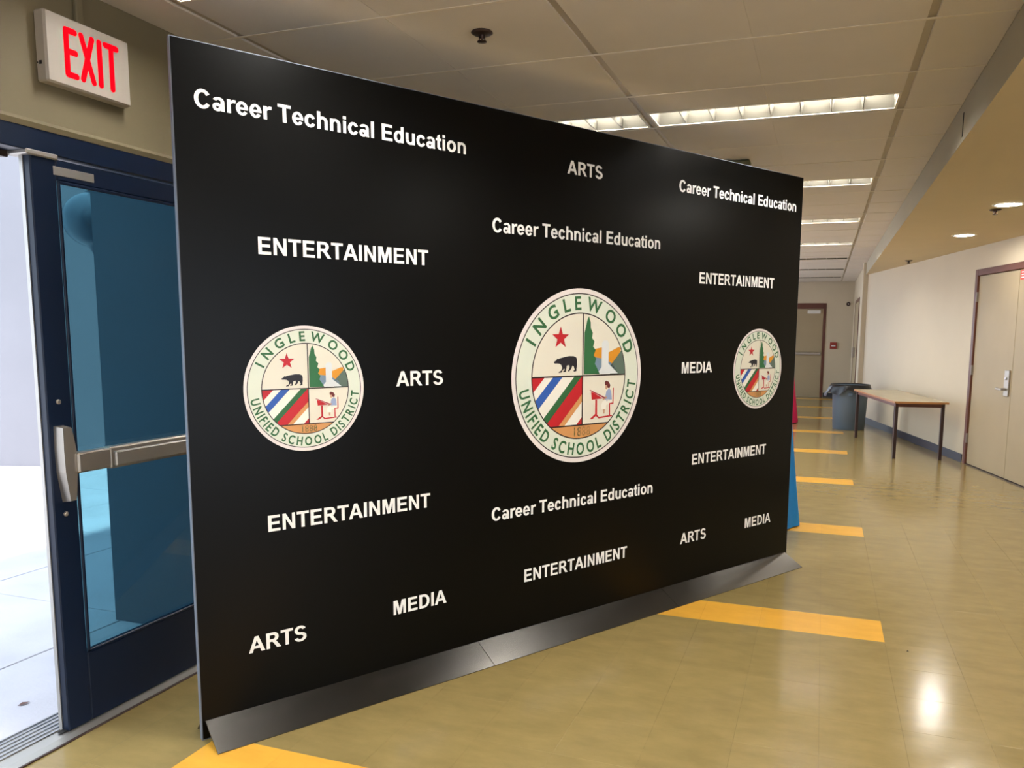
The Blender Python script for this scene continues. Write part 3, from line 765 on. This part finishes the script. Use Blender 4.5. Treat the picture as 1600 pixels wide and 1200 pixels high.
# ---------------------------------------------------------------- cocktail tables with cloths behind the backdrop
def cocktail(x, y, mk, lab, r0, r1, ph):
    t = empty('cocktail_table', (x, y, 0), label='tall round table hidden under the ' + lab.split(' ')[0] + ' floor length cloth', cat='table')
    MB().lathe([(.24, 1.035), (.25, 1.04), (.25, 1.06), (.24, 1.065)], n=32).obj('tabletop', M['tableleg'], t)
    MB().lathe([(.03, .03), (.03, 1.035)], n=16).obj('pole', M['tableleg'], t)
    MB().lathe([(.22, 0), (.22, .015), (.05, .03)], n=32).obj('base', M['tableleg'], t)
    m = MB(); n, rows = 96, 14; vs = []; fs = []
    for j in range(rows + 1):
        f = j / rows
        for i in range(n):
            a = 2 * pi * i / n
            fold = (.5 + .5 * sin(11 * a + ph)) * .025 * f + .01 * sin(5 * a + ph * 2) * f
            r_ = r1 + (r0 - r1) * f ** 1.1 - fold
            vs.append((x + r_ * cos(a), y + r_ * sin(a), 1.070 - 1.06 * f if j else 1.070))
    for j in range(rows):
        for i in range(n): fs.append((j * n + i, (j + 1) * n + i, (j + 1) * n + (i + 1) % n, j * n + (i + 1) % n))
    m.add(vs, fs, 0, True)
    m.add([(x + r1 * cos(2 * pi * i / n), y + r1 * sin(2 * pi * i / n), 1.070) for i in range(n)], [list(range(n))], 0)
    m.obj('tablecloth', M[mk], None, label=lab, cat='tablecloth')
cocktail(-.485, 6.44, 'blue', 'blue floor length tablecloth showing beside the right edge of the backdrop', .385, .265, .4)
cocktail(-.715, 13.9, 'pink', 'pink floor length tablecloth far behind the right edge of the backdrop', .385, .262, 1.4)

# ---------------------------------------------------------------- table by the right wall
tb = empty('folding_table', (.847, 10.285, 0), math.atan2(1.912, -.358), label='long narrow table with brown legs standing by the right wall', cat='table')
# local x away along the wall, local y into the hall; the table extends to -y (towards the wall)
TL, TW, TH = 1.97, .555, .695
MB().cbox((-.05, -TW - .02, TH - .022), (TL + .05, .02, TH), .003).obj('tabletop', M['tabletop'], tb)
eb = MB()
for a, b in (((-.055, -TW - .025, TH - .024), (-.049, .025, TH - .002)), ((TL + .049, -TW - .025, TH - .024), (TL + .055, .025, TH - .002)), ((-.049, .019, TH - .024), (TL + .049, .025, TH - .002)), ((-.049, -TW - .025, TH - .024), (TL + .049, -TW - .019, TH - .002))):
    eb.box(a, b)
eb.obj('edge_band', M['woodedge'], tb)
ap = MB()
for a, b in (((0, -.03, TH - .07), (TL, -.012, TH - .022)), ((0, -TW + .012, TH - .07), (TL, -TW + .03, TH - .022)), ((.0, -TW, TH - .07), (.02, 0, TH - .022)), ((TL - .02, -TW, TH - .07), (TL, 0, TH - .022))):
    ap.cbox(a, b, .002)
ap.obj('apron', M['brown'], tb)
lm = MB().cbox((-.018, -.018, 0), (.018, .018, TH - .022), .003).mesh('leg', M['tableleg'])
for x in (.018, TL - .018):
    for y in (-.018, -TW + .018): link('leg', lm, tb, (x, y, 0))

# ---------------------------------------------------------------- bin
bn = empty('trash_can', (.435, 13.32, 0), label='grey blue round trash can with a black bag beside the table', cat='trash can')
MB().lathe([(.225, 0), (.235, .01), (.262, .58), (.272, .60), (.272, .66), (.280, .67), (.280, .69), (.262, .69), (.255, .60), (.222, .03)], n=40, cap1=False).obj('body', M['bin'], bn)
m = MB()
m.cbox((-.03, -.285, .53), (.03, -.262, .575), .005); m.cbox((-.03, .262, .53), (.03, .285, .575), .005)
m.obj('handle', M['bin'], bn)
m = MB(); n = 60; vs = []; fs = []
rings = [(.20, .45), (.255, .64), (.27, .70), (.288, .705), (.296, .68), (.305, .63), (.312, .60)]
for j, (r_, z) in enumerate(rings):
    for i in range(n):
        a = 2 * pi * i / n
        k = max(0, j - 3)
        left = max(0, cos(a - pi * 1.05)) ** 3
        vs.append((( r_ + k * .006 * sin(9 * a + j) + left * .022 * k) * cos(a), (r_ + k * .006 * sin(9 * a + j)) * sin(a), z + .012 * k * sin(7 * a + 1) - left * .022 * k))
for j in range(len(rings) - 1):
    for i in range(n): fs.append((j * n + i, j * n + (i + 1) % n, (j + 1) * n + (i + 1) % n, (j + 1) * n + i))
m.add(vs, fs, 0, True)
m.obj('trash_bag', M['bag'], bn)

# ---------------------------------------------------------------- double door in the right wall (door_2)
d2 = empty('door_2', RW0, math.atan2(RD.y, RD.x), kind='structure')
fm = MB()
fm.cbox((TD1 - .05, -.10, 0), (TD1 + .02, .014, TDZ + .02), .004); fm.cbox((TD0 - .02, -.10, 0), (TD0 + .05, .014, TDZ + .02), .004); fm.cbox((TD0 + .05, -.10, TDZ - .05), (TD1 - .05, .014, TDZ + .02), .004)
fm.obj('door_frame', M['brown'], d2)
SEAM = 3.925
MB().cbox((SEAM + .003, -.05, .012), (TD1 - .053, -.006, TDZ - .053), .003).obj('door_leaf', M['doorbeige'], d2)
MB().cbox((TD0 + .053, -.05, .012), (SEAM - .003, -.006, TDZ - .053), .003).obj('door_leaf', M['doorbeige'], d2)
MB().box((TD0, -.09, 0), (TD1, .01, .010)).obj('sill', M['bronze'], d2)
MB().box((TD0 + .05, -.12, .01), (TD1 - .05, -.11, TDZ)).obj('void_back', M['dark'], d2)
MB().cbox((SEAM + .03, -.006, .855), (SEAM + .135, .010, 1.125), .004).obj('lock_plate', M['steel'], d2)
m = MB(); m.cbox((SEAM + .075, .010, .915), (SEAM + .10, .055, .94), .004); m.cbox((SEAM + .075, .045, .915), (SEAM + .22, .060, .938), .004)
m.obj('lever_handle', M['steel'], d2)
MB().lathe([(.016, 0), (.016, .01), (.012, .014)], n=20).obj('key_cylinder', M['alu'], d2, loc=(SEAM + .085, .010, 1.04)).rotation_euler.x = -pi / 2
for z in (.25, 1.03, 1.85):
    MB().cbox((TD1 - .062, -.008, z), (TD1 - .045, .018, z + .11), .003).obj('hinge', M['hinge'], d2)
sg = empty('door_sign', RW0 + RD * (SEAM - .02) + RN * .0, math.atan2(RD.y, RD.x), label='small red and white sign at the top of the right hand door leaf', cat='sign')
MB().cbox((-.22, -.006, 2.035), (0, -.003, 2.125), .001).obj('plate', M['redsign'], sg)
m = MB()
for z in (2.108, 2.083, 2.055): m.box((-.20, -.0032, z - .005), (-.02, -.0024, z + .005))
m.obj('pale_line', M['white'], sg)

# ---------------------------------------------------------------- far end: door_3, fittings
d3 = empty('door_3', (-.95, YF, 0), kind='structure')
fm = MB(); DW = .985
fm.cbox((0, -.014, 0), (.06, .06, 2.18), .004); fm.cbox((DW - .06 + 0, -.014, 0), (DW, .06, 2.18), .004); fm.cbox((.06, -.014, 2.05), (DW - .06, .06, 2.18), .004)
fm.obj('door_frame', M['brown'], d3)
MB().cbox((.064, -.008, .01), (DW - .064, -.001, 2.046), .002).obj('door_leaf', M['doorbeige'], d3)
MB().cbox((.12, -.075, .985), (DW - .08, -.030, 1.04), .008).obj('push_bar', M['steel'], d3)
m = MB(); m.cbox((.12, -.04, .975), (.18, -.008, 1.05), .004); m.cbox((DW - .13, -.04, .975), (DW - .075, -.008, 1.05), .004)
m.obj('bar_mount', M['steel'], d3)
MB().cbox((.57, -.06, 1.94), (.86, -.008, 2.02), .006).obj('door_closer', M['plastic'], d3)
fa = empty('fire_alarm_pull', (.225, YF, 1.205), label='small red box on the far wall right of the brown framed door', cat='alarm')
MB().cbox((-.075, -.04, -.075), (.075, 0, .075), .006).obj('housing', M['redbox'], fa)
MB().cbox((-.045, -.05, -.02), (.045, -.04, .01), .003).obj('pull_handle', M['white'], fa)
ws = empty('wall_sensor', (.505, YF, 2.16), label='small round brown device high on the far wall near its right corner', cat='sensor')
MB().lathe([(.045, 0), (.045, .02), (.03, .035)], n=20).obj('housing', M['bronze'], ws).rotation_euler.x = pi / 2
MB().lathe([(.012, .035), (.012, .042)], n=12).obj('lens', M['plastic'], ws).rotation_euler.x = pi / 2
d4 = empty('door_4', (XS, 16.6, 0), kind='structure')
fm = MB()
fm.cbox((-.014, 0, 0), (.0, .06, 2.18), .002); fm.cbox((-.014, 1.9, 0), (.0, 1.96, 2.18), .002); fm.cbox((-.014, .06, 2.12), (.0, 1.9, 2.18), .002)
fm.obj('door_frame', M['brown'], d4)
MB().cbox((-.008, .064, .01), (-.001, 1.896, 2.116), .001).obj('door_leaf', M['doorbeige'], d4)
MB().cbox((-.06, .95, 1.0), (-.008, 1.02, 1.2), .004).obj('lock_plate', M['steel'], d4)
MB().add([(0, 0, 0), (.006, .003, .004), (.012, 0, .001), (.006, -.004, .002), (.005, 0, .006)], [(0, 4, 1), (1, 4, 2), (2, 4, 3), (3, 4, 0), (0, 1, 2, 3)]).obj(
    'debris_crumb', M['dark'], None, loc=(.44, 3.97, 0), label='tiny dark crumb on the floor right of the yellow stripe', cat='debris')
